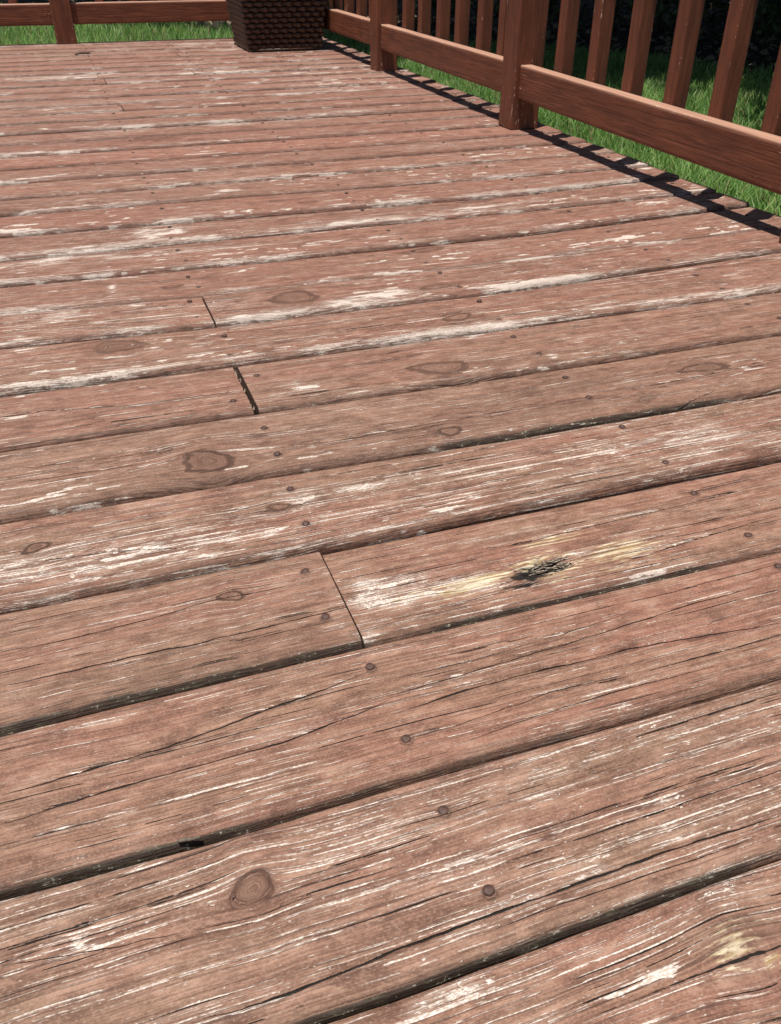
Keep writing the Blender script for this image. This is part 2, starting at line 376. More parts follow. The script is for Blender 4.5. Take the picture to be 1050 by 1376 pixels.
PATCH= [(-0.0822, 0.1002, 0.0033, 0.0024, 2.2),
   (0.2569, 0.1513, 0.023, 0.0051, 1.6),
   (0.3286, 0.1541, 0.0064, 0.0026, 2),
   (0.1655, 0.297, 0.0085, 0.0036, 2.2),
   (0.4533, 0.2925, 0.032, 0.006, 1.7),
   (0.2116, 0.3298, 0.0154, 0.0057, 1.5),
   (0.2926, 0.2977, 0.0129, 0.0044, 1.6),
   (0.4139, 1.0556, 0.0354, 0.0157, 1.7),
   (0.4539, 1.06, 0.0232, 0.0103, 1.9),
   (0.5819, 0.748, 0.0081, 0.0067, 2),
   (0.0245, 1.2468, 0.006, 0.0365, 1.6),
   (0.3277, 1.7958, 0.0372, 0.0219, 1.9),
   (0.1232, 1.525, 0.0313, 0.0379, 1.8),
   (0.1589, 1.5235, 0.0259, 0.0234, 1.6),
   (0.2328, 0.7681, 0.0218, 0.0118, 1.8),
   (0.5149, 0.8529, 0.019, 0.0098, 1.8),
   (0.5965, 0.8701, 0.0744, 0.0078, 1.5),
   (0.4268, 0.8681, 0.0691, 0.0083, 1.3),
   (0.7999, 0.8822, 0.1222, 0.0109, 1.3),
   (0.5436, 1.0374, 0.145, 0.0096, 1.5),
   (0.3549, 1.0476, 0.0738, 0.008, 0.9),
   (0.6592, 1.4801, 0.1987, 0.0349, 1.15),
   (0.4817, 1.4817, 0.1568, 0.0385, 0.9),
   (0.8009, 1.4934, 0.1043, 0.023, 1.2),
   (-0.0282, 1.4053, 0.1658, 0.0601, 1.1),
   (0.171, 1.4068, 0.1232, 0.0376, 0.9),
   (-0.0784, 1.4437, 0.1022, 0.0398, 0.8),
   (0.1703, 2.6046, 0.1492, 0.0836, 1.35),
   (0.4554, 2.5988, 0.1131, 0.0527, 1.3),
   (0.6853, 2.5895, 0.1421, 0.0452, 1.1),
   (0.8767, 2.6626, 0.1004, 0.0281, 1.1),
   (0.674, 3.6438, 0.1363, 0.0325, 1.9),
   (-0.0401, 3.6908, 0.1908, 0.0794, 1.3),
   (0.2157, 3.7591, 0.1443, 0.0561, 1.2),
   (0.957, 3.5375, 0.0558, 0.026, 1.8),
   (-0.0818, 2.3234, 0.1102, 0.0274, 1.5),
   (0.1276, 1.1065, 0.0694, 0.0216, 1.1),
   (-0.0401, 1.1298, 0.1094, 0.0318, 1.2),
   (0.0663, 1.0721, 0.0664, 0.0149, 1.2),
   (-0.088, 0.8809, 0.073, 0.0137, 1.1),
   (0.2445, 0.8537, 0.0421, 0.0088, 1),
   (0.3276, 0.5141, 0.3679, 0.0209, 0.75),
   (0.073, 0.4765, 0.2397, 0.0225, 0.85),
   (0.5006, 0.4889, 0.2376, 0.0143, 0.75),
   (-0.0351, 0.4634, 0.1336, 0.0213, 0.7),
   (0.2272, 0.5243, 0.0998, 0.019, 0.6),
   (0.651, 0.4734, 0.0921, 0.0223, 0.8),
   (0.6114, 0.5054, 0.0613, 0.0118, 1.0),
   (0.212, 0.3611, 0.0503, 0.0303, 1.0),
   (0.1728, 0.3519, 0.0208, 0.0239, 1.3),
   (0.282, 0.3313, 0.0441, 0.0133, 1.3),
   (0.24, 0.3019, 0.0486, 0.009, 1.3),
   (0.1745, 0.3039, 0.0265, 0.009, 1.3),
   (0.2241, 0.3343, 0.0637, 0.0153, 0.9),
   (0.4341, 0.3336, 0.0408, 0.013, 1.0),
   (0.4479, 0.3289, 0.0493, 0.0202, 0.8),
   (-0.0493, 0.3564, 0.0355, 0.0189, 0.25),
   (-0.0979, 0.2948, 0.0424, 0.016, 0.5),
   (0.0595, 0.4019, 0.0806, 0.0217, 0.3),
   (0.1849, -0.0045, 0.1394, 0.0187, 0.75),
   (0.0866, 0.0488, 0.1131, 0.0211, 0.55),
   (-0.0151, 0.1206, 0.0996, 0.0135, 0.6),
   (0.1764, 0.0828, 0.1557, 0.0187, 0.5),
   (-0.1002, 0.1613, 0.0397, 0.0068, 0.8),
   (0.081, 0.11, 0.0441, 0.0067, 0.6),
   (0.3043, 0.0568, 0.0909, 0.0153, 0.45),
   (0.1144, -0.0026, 0.0388, 0.0049, 1.0),
   (0.3022, 0.005, 0.0532, 0.0111, 0.9),
   (0.1717, 0.0844, 0.0311, 0.0032, 0.9),
   (0.2336, -0.0316, 0.0189, 0.0031, 1.8),
   (0.209, -0.0311, 0.0092, 0.0023, 1.5),
   (0.2073, 0.2227, 0.0376, 0.0061, 0.5),
   (0.147, 0.2702, 0.0094, 0.0084, 1.0),
   (0.3941, 0.2816, 0.0457, 0.0042, 0.7),
   (0.0624, 0.18, 0.0634, 0.008, 0.5),
   (-0.0825, 0.144, 0.035, 0.0077, 0.7),
   (1.1705, 1.0181, 0.0231, 0.0055, 2),
   (1.2036, 1.0904, 0.0171, 0.0079, 2),
   (1.0046, 1.9496, 0.0298, 0.0127, 1.8),
   (0.904, 2.1249, 0.0437, 0.015, 1.2),
   (0.6128, 1.5855, 0.068, 0.0157, 1.0)]
YELLOW= [(0.3495, 0.3353, 0.0278, 0.017, 1),
   (0.266, 0.3289, 0.0435, 0.0095, 0.8),
   (0.4341, 0.3336, 0.049, 0.0204, 0.8),
   (0.2833, 0.3343, 0.0443, 0.0134, 0.9),
   (0.2886, -0.0311, 0.022, 0.0119, 1.0),
   (0.3825, 0.3746, 0.0326, 0.0081, 0.8),
   (0.3052, -0.044, 0.009, 0.0054, 0.6),
   (0.226, 0.3392, 0.0427, 0.0097, 0.4)]
MOSS= [(0.0811, 0.5217, 0.1215, 0.019, 1),
   (0.302, 0.5394, 0.167, 0.0164, 1),
   (0.4641, 0.5648, 0.1175, 0.0136, 0.8),
   (0.6322, 0.5678, 0.0964, 0.0129, 0.7),
   (-0.0489, 0.2819, 0.0924, 0.0128, 0.8),
   (0.056, 0.2818, 0.0769, 0.0118, 0.75),
   (0.1249, 0.2824, 0.0375, 0.0069, 0.8),
   (0.3197, 0.2851, 0.1015, 0.0069, 0.8),
   (0.4454, 0.2869, 0.0634, 0.0068, 0.7),
   (-0.0594, 0.1443, 0.1076, 0.009, 0.8),
   (0.0745, 0.1427, 0.0611, 0.0061, 0.6),
   (0.2033, 0.1418, 0.0915, 0.005, 0.5),
   (0.12, 0.0111, 0.0975, 0.0076, 0.9),
   (0.2708, 0.0079, 0.0621, 0.0062, 0.9),
   (0.0514, 0.0087, 0.0245, 0.004, 0.8),
   (0.3662, 0.6076, 0.2388, 0.0448, 0.22),
   (0.5418, 0.6525, 0.1506, 0.0375, 0.28),
   (0.0114, 0.3034, 0.1346, 0.0174, 0.3),
   (0.295, -0.0333, 0.0251, 0.0158, 0.3),
   (1.6642, 2.0433, 0.0127, 0.0177, 0)]
HOLE= (0.3376, 0.3274, 0.0266, 0.0131)
DEV= {0: [(0.28, 0.07),
   (0.59, 0.06),
   (2.48, 0.07)], 1: [(-0.88, 0.02),
   (-0.01, 0.0),
   (0.92, 0.01),
   (3.25, -0.01)], 2: [(-0.9, -0.01),
   (0.11, -0.0),
   (1.08, 0.0),
   (4.07, -0.03)], 3: [(-0.92, -0.02),
   (1.12, -0.03),
   (4.91, -0.04)], 4: [(-0.94, -0.02),
   (0.91, -0.03),
   (3.07, -0.1),
   (5.69, -0.11)], 5: [(-0.96, 0.01),
   (1.13, -0.02),
   (3.59, -0.06),
   (6.58, -0.05)], 6: [(-0.98, 0.04),
   (1.13, -0.01),
   (4.1, -0.03),
   (7.44, -0.02)], 7: [(-1.01, 0.11),
   (1.09, -0.0),
   (4.6, -0.03),
   (8.4, 0.17)], 8: [(-1.03, 0.07),
   (1.11, -0.06),
   (5.08, -0.08),
   (8.68, 0.06)], 9: [(-1.05, 0.06),
   (1.99, -0.03),
   (5.59, -0.04),
   (9.55, 0.24)], 10: [(-1.07, 0.01),
   (2.76, -0.0),
   (6.1, -0.02),
   (8.72, 0.06)], 11: [(-1.09, 0.05),
   (2.42, -0.06),
   (6.52, -0.18),
   (8.8, 0.01)], 12: [(2.66, 0.07),
   (7.05, -0.11)]}
deck = thing('deck', 'weathered wooden deck of red brown boards with worn flaking paint', 'deck')
XR = 9.58 * U
XL = -15 * U

def gap_y(k, X):
    y = np.full_like(X, float(k))
    if k in DEV:
        xs = np.array([p[0] for p in DEV[k]]) * U; ys = np.array([p[1] for p in DEV[k]])
        y = y + np.interp(X, xs, ys)
    else:
        y = y + 0.10 * (fbm(X * 1.3, X * 0 + k * 3.1, 77) - .5)
    return y * U

GAPX = {6: [(-.16, .005), (.0, .004), (.12, .0015), (.2, 0)], 7: [(.5, 0), (.8, .003), (1.2, .004)], 9: [(.6, 0), (.95, .004), (1.4, .006)],
        8: [(-.2, .003), (.1, .002), (.2, 0)], 1: [(-.2, .003), (.2, .002), (.5, .001)]}
def plank_mesh(k, x0, x1, zoff, rn, rf, gap, ring_amp, base_wear, tone, seed, edge_wear, shade=0.0, edge_moss=0.1, tilt=0.0):
    slant = math.sqrt((k + 2.04) ** 2 + 3.5 ** 2) * U
    fp = slant / 857.0
    if k < -1: fp *= 6
    dx = max(0.002, 2.2 * fp)
    dv = min(0.012, max(0.0008, 0.7 * fp * slant / (3.5 * U)))
    vis0, vis1 = -1.5 * U, min(XR, (3.3 + 0.85 * max(k, -1)) * U)
    xs = [x0]
    while xs[-1] < x1 - 1e-6:
        p = xs[-1]
        st = dx if vis0 - dx <= p <= vis1 else 0.05
        if p < vis0 - dx and p + st > vis0: st = vis0 - p
        xs.append(min(p + st, x1))
    xs = np.array(xs); n = len(xs)
    T = 0.027
    gx = lambda q: np.interp(xs, [p[0] for p in GAPX[q]], [p[1] for p in GAPX[q]]) * (.6 + .8 * vn(xs * 22, xs * 0 + q, 88)) if q in GAPX else 0
    yn = gap_y(k, xs) + gap / 2 + gx(k) * .5; yf = gap_y(k + 1, xs) - gap / 2 - gx(k + 1) * .5
    # slightly ragged arrises
    yn = yn + 0.0012 * (fbm(xs * 30, xs * 0 + seed, 5) - .5); yf = yf + 0.0012 * (fbm(xs * 30, xs * 0 + seed, 6) - .5)
    N = max(6, int((U - rn - rf) / dv))
    rows = [(0, 0.0, -T), (0, 0.0, -T * .55)]
    rows += [(0, 0.0, -rn * 1.25)]
    na = 5 if k < 12 else 2
    for i in range(na): a = (i / na) * math.pi / 2; rows.append((0, rn * (1 - math.cos(a)), -rn * (1 - math.sin(a))))
    for i in range(N + 1): rows.append((1, i / N, 0.0))
    for i in range(1, na + 1): a = (1 - i / na) * math.pi / 2; rows.append((2, rf * (1 - math.cos(a)), -rf * (1 - math.sin(a))))
    rows += [(2, 0.0, -rf * 1.25), (2, 0.0, -T)]
    m = len(rows)
    Y = np.zeros((n, m)); Z = np.zeros((n, m)); top = np.zeros(m); V = np.zeros((n, m)); nearw = np.zeros(m)
    for j, (kd, a, z) in enumerate(rows):
        if kd == 0:
            Y[:, j] = yn + a; V[:, j] = a + z * .6; nearw[j] = 1.0
            top[j] = max(0, 1 + z / rn) if z > -rn else 0
        elif kd == 1:
            Y[:, j] = (yn + rn) * (1 - a) + (yf - rf) * a; V[:, j] = Y[:, j] - yn; top[j] = 1
            nearw[j] = max(0, 1 - a * 30)
        else:
            Y[:, j] = yf - a; V[:, j] = yf - yn - a - z * .6; top[j] = max(0, 1 + z / rf) if z > -rf else 0
        Z[:, j] = z
    X = np.repeat(xs[:, None], m, 1)
    W = yf[:, None] - yn[:, None]
    # grain coordinate bent round the knots
    Vg = V + 0.006 * (vn(X * 2.2, V * 9, seed) - .5) + 0.0016 * (vn(X * 9, V * 25, seed + 1) - .5)
    knot = np.zeros_like(X); rim = np.zeros_like(X)
    yc = (k + .5) * U
    ks = [q for q in KNOTS if abs(q[1] - yc) < .075 and x0 - .05 < q[0] < x1 + .05]
    if k > 6 or k < -1:
        for i in range(2):
            ks.append((x0 + (x1 - x0) * rng.random(), yc + rng.uniform(-.05, .05), rng.uniform(.012, .028), rng.uniform(.006, .012)))
    for (kx, ky, rx, ry) in ks:
        ddx = X - kx; dl = Y - ky
        e = (.86 if ky > .3 else .68) * np.exp(-np.abs(ddx / (rx * 1.5)) ** 1.6)
        Vg = Vg - dl * e * ry ** 2 * 1.7 / (ry ** 2 * 1.7 + dl ** 2)
        r = np.sqrt((ddx / rx) ** 2 + (dl / ry) ** 2) * (1 + .16 * np.sin(2 * np.arctan2(dl / ry, ddx / rx) + kx * 90) + .10 * np.sin(3 * np.arctan2(dl / ry, ddx / rx) + ky * 70))
        wob = r * (1 + .25 * (vn(ddx * 90, dl * 160, seed + 3) - .5))
        ins = sstep(1.05, .8, wob) * (ky > 0)
        Vg = Vg * (1 - ins) + (Vg[0, 0] + r * ry * 1.5 + .004 * vn(ddx * 140, dl * 200, seed + 8) + kx * 3) * ins
        knot = np.maximum(knot, (sstep(1.05, .8, wob) * (.0 if ky < 0 else .5) + sstep(2.2, .7, wob) * .45) * (.55 + .6 * fbm(ddx * 60, dl * 110, seed + 5)))
        rim = np.maximum(rim, (0 if ky < 0 else .42) * np.exp(-((wob - 1.0) / .035) ** 2) * sstep(.5, .72, vn(np.arctan2(dl * 2, ddx) * 1.6 + 9, r * 0 + kx * 50, seed + 4)))
    ring = .55 * vn(X * 1.1, Vg * 230, seed + 11) + .45 * vn(X * 2.0, Vg * 520, seed + 12)
    # height of the worn surface
    h = ring_amp * (ring - .5) * 2 + 0.0008 * (fbm(X * 3, V * 20, seed + 20) - .5) * 2
    c = V / W - .5
    h = h + tilt * c
    h = h + 0.0012 * knot * 0.6
    crack = .95 * rim
    ckw = []
    CD = np.full_like(X, .02); CW = np.zeros_like(X)
    cut = max(.004, 1.6 * dv)
    def add_crack(sl, d, w):
        o = np.abs(CD[sl]); n_ = (np.abs(d) < o) & (np.abs(d) < cut) & (w > 1e-5)
        CD[sl] = np.where(n_, d, CD[sl]); CW[sl] = np.where(n_, w, CW[sl])
    depth = 0.0016 * rim
    for (w, d, pts) in CRACKS:
        py = sum(p[1] for p in pts) / len(pts)
        if abs(py - yc) > .08 or pts[-1][0] < x0 or pts[0][0] > x1: continue
        px = np.array([p[0] for p in pts]); pyv = np.array([p[1] for p in pts])
        yy = np.interp(xs, px, pyv) + 0.0011 * (fbm(xs * 70, xs * 0 + py * 99, 31) - .5) * 2 + .0016 * (vn(xs * 9, xs * 0, int(py * 1e4)) - .5) * 2
        ext = (xs >= px[0]) & (xs <= px[-1])
        tap = np.clip(np.minimum(xs - px[0], px[-1] - xs) / .05, 0, 1) ** .6
        brk = sstep(.16, .42, vn(xs * 26, xs * 0 + py * 313, 41)) * .5 + .5
        wd = w * .001 * .62 * tap * brk * (0.6 + .8 * vn(xs * 60, xs * 0 + py * 77, 43)) * ext
        d_ = Y - yy[:, None]
        add_crack(slice(None), d_, np.repeat(wd[:, None], m, 1) * (top > 0))
        depth = np.maximum(depth, d * .00045 * np.exp(-(d_ / .0013) ** 2) * (ext * tap)[:, None] * (dv < .002))
        ckw.append((yy, ext * tap))
    # hairline checks that follow the grain
    nm = int((x1 - x0) * (44 if k < 8 else 20))
    for i in range(nm):
        cx = rng.uniform(x0, x1); ln = rng.uniform(.03, .22); v0 = rng.uniform(.008, W[0, 0] - .008)
        i0, i1 = np.searchsorted(xs, cx - ln / 2), np.searchsorted(xs, cx + ln / 2)
        if i1 - i0 < 3: continue
        sl = slice(i0, i1)
        tap = np.sin(np.linspace(0, math.pi, i1 - i0))[:, None]
        br = sstep(.3, .5, vn(xs[sl] * 45, xs[sl] * 0 + i, seed + 60))[:, None]
        a = tap ** .6 * br * (top > .5) * rng.uniform(.25, .62) * .001
        add_crack(sl, Vg[sl] - v0, a)
    h = h - depth
    # dents round the nails
    for jx in JOISTS:
        for f in (.25, .75):
            nx_, ny_ = nail_pos(k, jx, f)
            r = np.sqrt((X - nx_) ** 2 + (Y - ny_) ** 2)
            h = h - .0010 * np.exp(-(r / .0062) ** 2)
            crack = np.maximum(crack, .65 * np.exp(-((r - .0045 + .0012 * (Y - ny_) / .005) / .0008) ** 2) * (k < 7))  # dark off-centre ring: dirt and the nail head's small shadow, painted together
    yellow = np.zeros_like(X); moss = np.zeros_like(X); wear = np.full_like(X, base_wear)
    wear = wear + (.35 if k < 8 else .55) * (fbm(X * 3.2, V * 16, seed + 30) - .5) * 2
    for yy, e_ in ckw:
        dd = Y - yy[:, None]
        wear = wear + (1.1 * np.exp(-((dd - .0022) / .0022) ** 2) + .5 * np.exp(-((dd + .002) / .002) ** 2)) * (fbm(X * 14, X * 0 + yy[:, None] * 40, 71) * 2 - .55) * e_[:, None]
    for (px, py, rx, ry, s) in PATCH:
        if abs(py - yc) > .1 + ry: continue
        q = ((X - px) / rx) ** 2 + ((Y - py) / ry) ** 2
        if s >= 1.5:
            q = q * (1 + .9 * (fbm(X * 120, Y * 260, int(px * 997) + 5) - .5))
            fb = fbm(X * (46 if k < 6 else 22), Y * (150 if k < 6 else 60), int(px * 997) + 5)
            wear = wear + s * np.exp(-q * .55) * (.30 + 1.05 * sstep(.42, .62, fb))
        else:
            wear = wear + s * np.exp(-q) * (.35 + .75 * sstep(.38, .66, fbm(X * 18, Y * 60, seed + 33)))
    for (px, py, rx, ry, s) in YELLOW:
        yellow = np.maximum(yellow, s * np.exp(-(((X - px) / rx) ** 2 + ((Y - py) / ry) ** 2)))
    fac_edge = np.clip(1 - V / .012, 0, 1)
    for (px, py, rx, ry, s) in MOSS:
        if s < .35:
            moss = np.maximum(moss, s * np.exp(-(((X - px) / rx) ** 2 + ((Y - py) / ry) ** 2)))
        elif abs(py - k * U) < .03:
            moss = np.maximum(moss, s * np.exp(-np.clip(np.abs(X - px) / rx - .6, 0, 9) ** 2 * 2) * sstep(.4 * ry + .0015, 0.0, V - .003 * (fbm(X * 25, X * 0, 44) - .5)))
    pitd = 0.0
    moss = np.maximum(moss, edge_moss * fac_edge * (.3 + 1.2 * fbm(X * 9, V * 60, seed + 36)))
    wear = wear + 1.15 * edge_wear * np.exp(-((V - .006) / (.006 + .002 * max(k, 0))) ** 2) * (fbm(X * 9, X * 0 + seed, 37) * 2.2 - .35)
    wear = wear - .5 * knot
    if k >= 3:
        ch = fbm(X * 17, V * (120 if k < 8 else 75), seed + 39)
        fc = vn(X * 60, V * 230, seed + 42) * .5 + ch * .5 + .10 * (fbm(X * 2.5, V * 10, seed + 46) - .5)
        reg = sstep(.46, .66, fbm(X * 1.7, V * 7, seed + 47)) * (.6 if k < 8 else 1.0) + (.16 if k < 6 else .34)
        wear = wear + (2.3 * reg * sstep(.70, .74, fc) if k < 14 else 0)
        wear = wear + 1.7 * reg * sstep(.72, .77, ch + .16 * (fbm(X * 2.2, V * 9, seed + 40) - .5) + .06 * np.exp(-(V - .008) ** 2 / .0002)) * (.75 if k < 6 else 1.0)
    hx, hy, hrx, hry = .3580, .3345, .0250, .0135
    if k == 2 and x0 > 0:
        q = np.sqrt(((X - hx) / hrx) ** 2 + ((Y - hy) / hry) ** 2)
        qn = q + .80 * (fbm(X * 75, Y * 420, 51) - .5) + .45 * (vn(X * 110, Y * 900, 53) - .5)
        pit = sstep(1.12, .72, qn) * (top > 0)
        q2 = np.sqrt(((X - hx + .022) / .016) ** 2 + ((Y - hy + .006) / .0034) ** 2) + .6 * (fbm(X * 110, Y * 300, 57) - .5)
        slot = sstep(1.25, .95, q2) * (top > 0)
        cav = np.maximum(slot, sstep(.80, .62, qn + .50 * (X - hx) / hrx + .30 * (Y - hy) / hry))
        fib = vn(X * 55, Y * 900, 59)
        h = h - .0042 * pit * (.55 + .45 * fib) - .0016 * cav
        crack = np.maximum(crack, cav); crack = np.maximum(crack, .85 * pit * sstep(.52, .66, vn(X * 70, Y * 650, 61)))  # shallow cavity painted near black in place of a deep hole's shade
        yellow = np.maximum(yellow, .8 * pit * sstep(.5, .8, fib) * (1 - cav))
        h = h + .0016 * np.exp(-((qn - 1.1) / .35) ** 2)
        pitd = .93 * sstep(.3, .9, pit) * (1 - .75 * sstep(.58, .8, fib))
        yellow = np.maximum(yellow, .62 * np.exp(-((qn - 1.3) / .5) ** 2) * (X > hx - .012))
        wear = wear + .6 * pit
    dirt = np.zeros_like(X)
    ew = .0025 + .0008 * max(k, 0)
    dirt = np.maximum(dirt, np.exp(-np.clip(V, 0, 1) / ew) * (.45 + 1.1 * fbm(X * 7, X * 0 + seed, 38)) * (V < .02))
    for (px, py, rx, ry, s) in MOSS:
        if s < .35: dirt = np.maximum(dirt, 1.25 * s * np.exp(-(((X - px) / rx) ** 2 + ((Y - py) / ry) ** 2)))
    dirt = np.maximum(dirt, pitd)
    dirt = np.clip(np.where((V < 0) & (nearw > 0), np.maximum(dirt, .28 if k in (2, 3) else .45), dirt), 0, .9)
    Z = Z + zoff + h * top
    Y = Y - (h * (1 - top) * (nearw > 0) * .5)
    Vt = np.stack([X, Y, Z], -1).reshape(-1, 3)
    G = np.stack([X + seed * 1.7, Vg + seed * .31, X * 0 + seed * .77], -1).reshape(-1, 3)
    A = np.stack([np.clip(crack, 0, 1), np.clip(knot, 0, 1), np.clip(moss, 0, 1)], -1).reshape(-1, 3)
    B = np.stack([np.clip(wear, -1, 2.4), ring, np.clip(yellow, 0, 1)], -1).reshape(-1, 3)
    tan = np.clip(TAN.get(k, rng.uniform(-.1, .35)) + .25 * (.3 - X) + .5 * (fbm(X * 2.6, V * 12, seed + 52) - .5), 0, .9) * .62
    D = np.stack([CD, CW, tan], -1).reshape(-1, 3)
    C = np.stack([X * 0 + tone, X * 0 + shade, dirt], -1).reshape(-1, 3)
    i = np.repeat(np.arange(n - 1), m); j = np.tile(np.arange(m), n - 1); j2 = (j + 1) % m
    F = np.stack([i * m + j, (i + 1) * m + j, (i + 1) * m + j2, i * m + j2], -1).ravel()
    st = np.arange((n - 1) * m) * 4
    nv = n * m
    Vt = np.concatenate([Vt, Vt[:m], Vt[nv - m:nv]])
    for_end = lambda D: np.concatenate([D, D[:m], D[nv - m:nv]])
    G, A, B, C, D = map(for_end, (G, A, B, C, D))
    A[nv:, 2] = .5
    F = np.concatenate([F, np.arange(nv, nv + m), np.arange(nv + 2 * m - 1, nv + m - 1, -1)])
    st = np.concatenate([st, [st[-1] + 4, st[-1] + 4 + m]])
    return make_mesh('plank', Vt, F, st, M_DECK, dict(grain=G, marks=A, wear=B, tone=C, split=D))

JOISTS = [j * U for j in (-10.25, -7.4, -4.55, -1.72, 1.10, 3.95, 6.80, 9.20)]
JOINTS = {2: 1.10, 5: 1.10, 7: 1.10, 20: 1.30, 24: 1.22, 25: 3.65, 29: 3.78, 32: 3.82, 16: -4.55, 11: -4.55, 13: -4.55}
NP0, NP1 = -9, 33
def nail_pos(k, jx, f):
    r = hsh(np.array([k * 7.0 + round(f * 4)]), np.array([round(jx * 50)]), 9)[0]
    r2 = hsh(np.array([k * 5.0 + round(f * 8)]), np.array([round(jx * 70)]), 19)[0]
    x = jx + (r - .5) * .012
    if k in JOINTS and abs(JOINTS[k] * U - jx) < .03:
        x = jx + (.022 if (r > .5) else -.022)
    q = NAILFIX.get((k, round(jx / U), f))
    if q: return q
    return x, (k + f + (r2 - .5) * .12) * U
NAILFIX = {(0, 1, .25): (.1647, .0491), (0, 1, .75): (.1604, .1142), (1, 1, .25): (.1575, .1806), (1, 1, .75): (.1561, .2630),
           (3, 4, .25): (.5693, .4537), (3, 4, .75): (.5708, .5462), (2, 4, .25): (.5737, .3150), (1, 4, .75): (.5693, .2644),
           (3, 1, .75): (.1575, .5404), (3, 1, .25): (.1561, .4696), (4, 1, .75): (.1589, .6777), (4, 1, .25): (.1589, .6083)}
ZOFF = {-1: -.001, 0: .0, 1: .0, 2: .0030, 3: .0045, 4: .0065, 5: .0060, 6: .006, 7: .005}
RINGS = {-1: .00030, 0: .00050, 1: .00015, 2: .00022, 3: .00035, 4: .00018}
WEAR = {-1: -.05, 0: .08, 1: -.38, 2: -.30, 3: -.05, 4: -.45, 5: -.35, 6: -.35, 7: -.25, 8: -.2}
EDGEW = {-1: .2, 0: .15, 1: .2, 2: .25, 3: .3, 4: .15, 5: .35, 6: 1.3, 7: 1.5, 8: .9, 9: 1.0, 10: .8, 11: 1.2, 12: .9, 13: 1.0}
TAN = {-1: .45, 0: .6, 1: .15, 2: .2, 3: .2, 4: .7, 5: .35}
TILT = {0: -.002, 1: -.004, 2: -.005, 3: -.004, 4: -.006, 5: -.004}
plank_of = {}
seed = 1
for k in range(NP0, NP1 + 1):
    segs = [(XL, XR - .006 + .012 * random.random())]
    if k in JOINTS:
        jx = JOINTS[k] * U
        gw = .007 if k == 5 else .0030
        segs = [(XL, jx - gw / 2), (jx + gw / 2, XR)]
    for si, (x0, x1) in enumerate(segs):
        seed += 1
        zo = ZOFF.get(k, random.uniform(-.0015, .0015)) + (-.0050 if k == 2 and si == 1 else 0)
        big = k in (0, 1, 2, 3, 4)
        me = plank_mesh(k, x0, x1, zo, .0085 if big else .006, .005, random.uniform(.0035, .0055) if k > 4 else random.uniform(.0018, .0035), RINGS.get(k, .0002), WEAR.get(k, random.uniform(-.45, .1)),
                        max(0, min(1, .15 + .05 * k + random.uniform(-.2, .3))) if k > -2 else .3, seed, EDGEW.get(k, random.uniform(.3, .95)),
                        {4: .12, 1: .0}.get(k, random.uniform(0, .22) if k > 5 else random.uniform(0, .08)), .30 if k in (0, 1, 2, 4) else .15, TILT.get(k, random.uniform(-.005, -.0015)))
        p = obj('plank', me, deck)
        plank_of[(k, si)] = (p, zo)

# nails: small domed heads, every board at every joist
nm_v, nm_f = [(0, 0, .0011)], []
NS = 12
for rr, zz in ((.0026, .0010), (.0037, .0005), (.0040, -.0006), (.0040, -.004)):
    for i in range(NS):
        a = 2 * math.pi * i / NS
        nm_v.append((rr * math.cos(a), rr * math.sin(a), zz))
for i in range(NS): nm_f.append((0, 1 + i, 1 + (i + 1) % NS))
for r_ in range(3):
    for i in range(NS):
        a, b = 1 + r_ * NS + i, 1 + r_ * NS + (i + 1) % NS
        nm_f.append((a, a + NS, b + NS, b))
NAIL = mesh_from_lists('nail', nm_v, nm_f, M_NAIL)
for k in range(-1, NP1 + 1):
    for jx in JOISTS[4:]:
        for f in (.25, .75):
            x, y = nail_pos(k, jx, f)
            si = 1 if (k in JOINTS and x > JOINTS[k] * U) else 0
            p, zo = plank_of[(k, si)]
            o = obj('nail', NAIL, p)
            c = (y - k * U) / U - .5
            o.location = (x, y, zo + .0001 + TILT.get(k, 0) * c + random.uniform(-.0004, .0004))
            o.rotation_euler = (random.uniform(-.06, .06), random.uniform(-.06, .06), random.uniform(0, 6))

# splinters standing in the rotten hole
sv, sf = [], []
def sliver(p, d, w, up):
    d = Vector(d); s = Vector((-d.y, d.x, 0)).normalized() * w
    p = Vector(p); b = len(sv); t = Vector((0, 0, w * .6))
    q = p + d * .6 + Vector((0, 0, up * .6)); e = p + d + Vector((0, 0, up))
    sv.extend([tuple(p - s), tuple(p + s), tuple(p + t), tuple(q - s * .7), tuple(q + s * .7), tuple(q + t), tuple(e)])
    sf.extend([(b, b + 3, b + 5, b + 2), (b + 1, b + 2, b + 5, b + 4), (b, b + 1, b + 4, b + 3), (b + 3, b + 6, b + 5), (b + 4, b + 5, b + 6), (b + 3, b + 4, b + 6)])
for i in range(64):
    a = random.uniform(0, 2 * math.pi); r = random.uniform(.35, 1.1)
    px, py = .364 + math.cos(a) * .020 * r, .3350 + math.sin(a) * .0125 * r
    L = random.uniform(.007, .019) * random.choice((-1, 1))
    sliver((px - L * .5, py, random.uniform(-.004, .0)), (L, L * random.uniform(-.32, .32), 0), random.uniform(.0003, .0008), random.uniform(-.0015, .0025))
obj('splinters', mesh_from_lists('splinters', sv, sf, M_SLIVER, smooth=False), plank_of[(2, 1)][0], kind='stuff')
# bits caught in the wide joint
sv, sf = [], []
for i in range(26):
    yy = (5 + random.uniform(.05, .95)) * U
    L = random.uniform(.006, .018)
    sliver((1.10 * U + random.uniform(-.003, .001), yy, random.uniform(-.006, .0)), (random.uniform(-.3, .3) * L, L, 0), random.uniform(.0004, .0011), random.uniform(-.001, .002))
obj('debris', mesh_from_lists('debris', sv, sf, M_SLIVER, smooth=False), deck, kind='stuff')

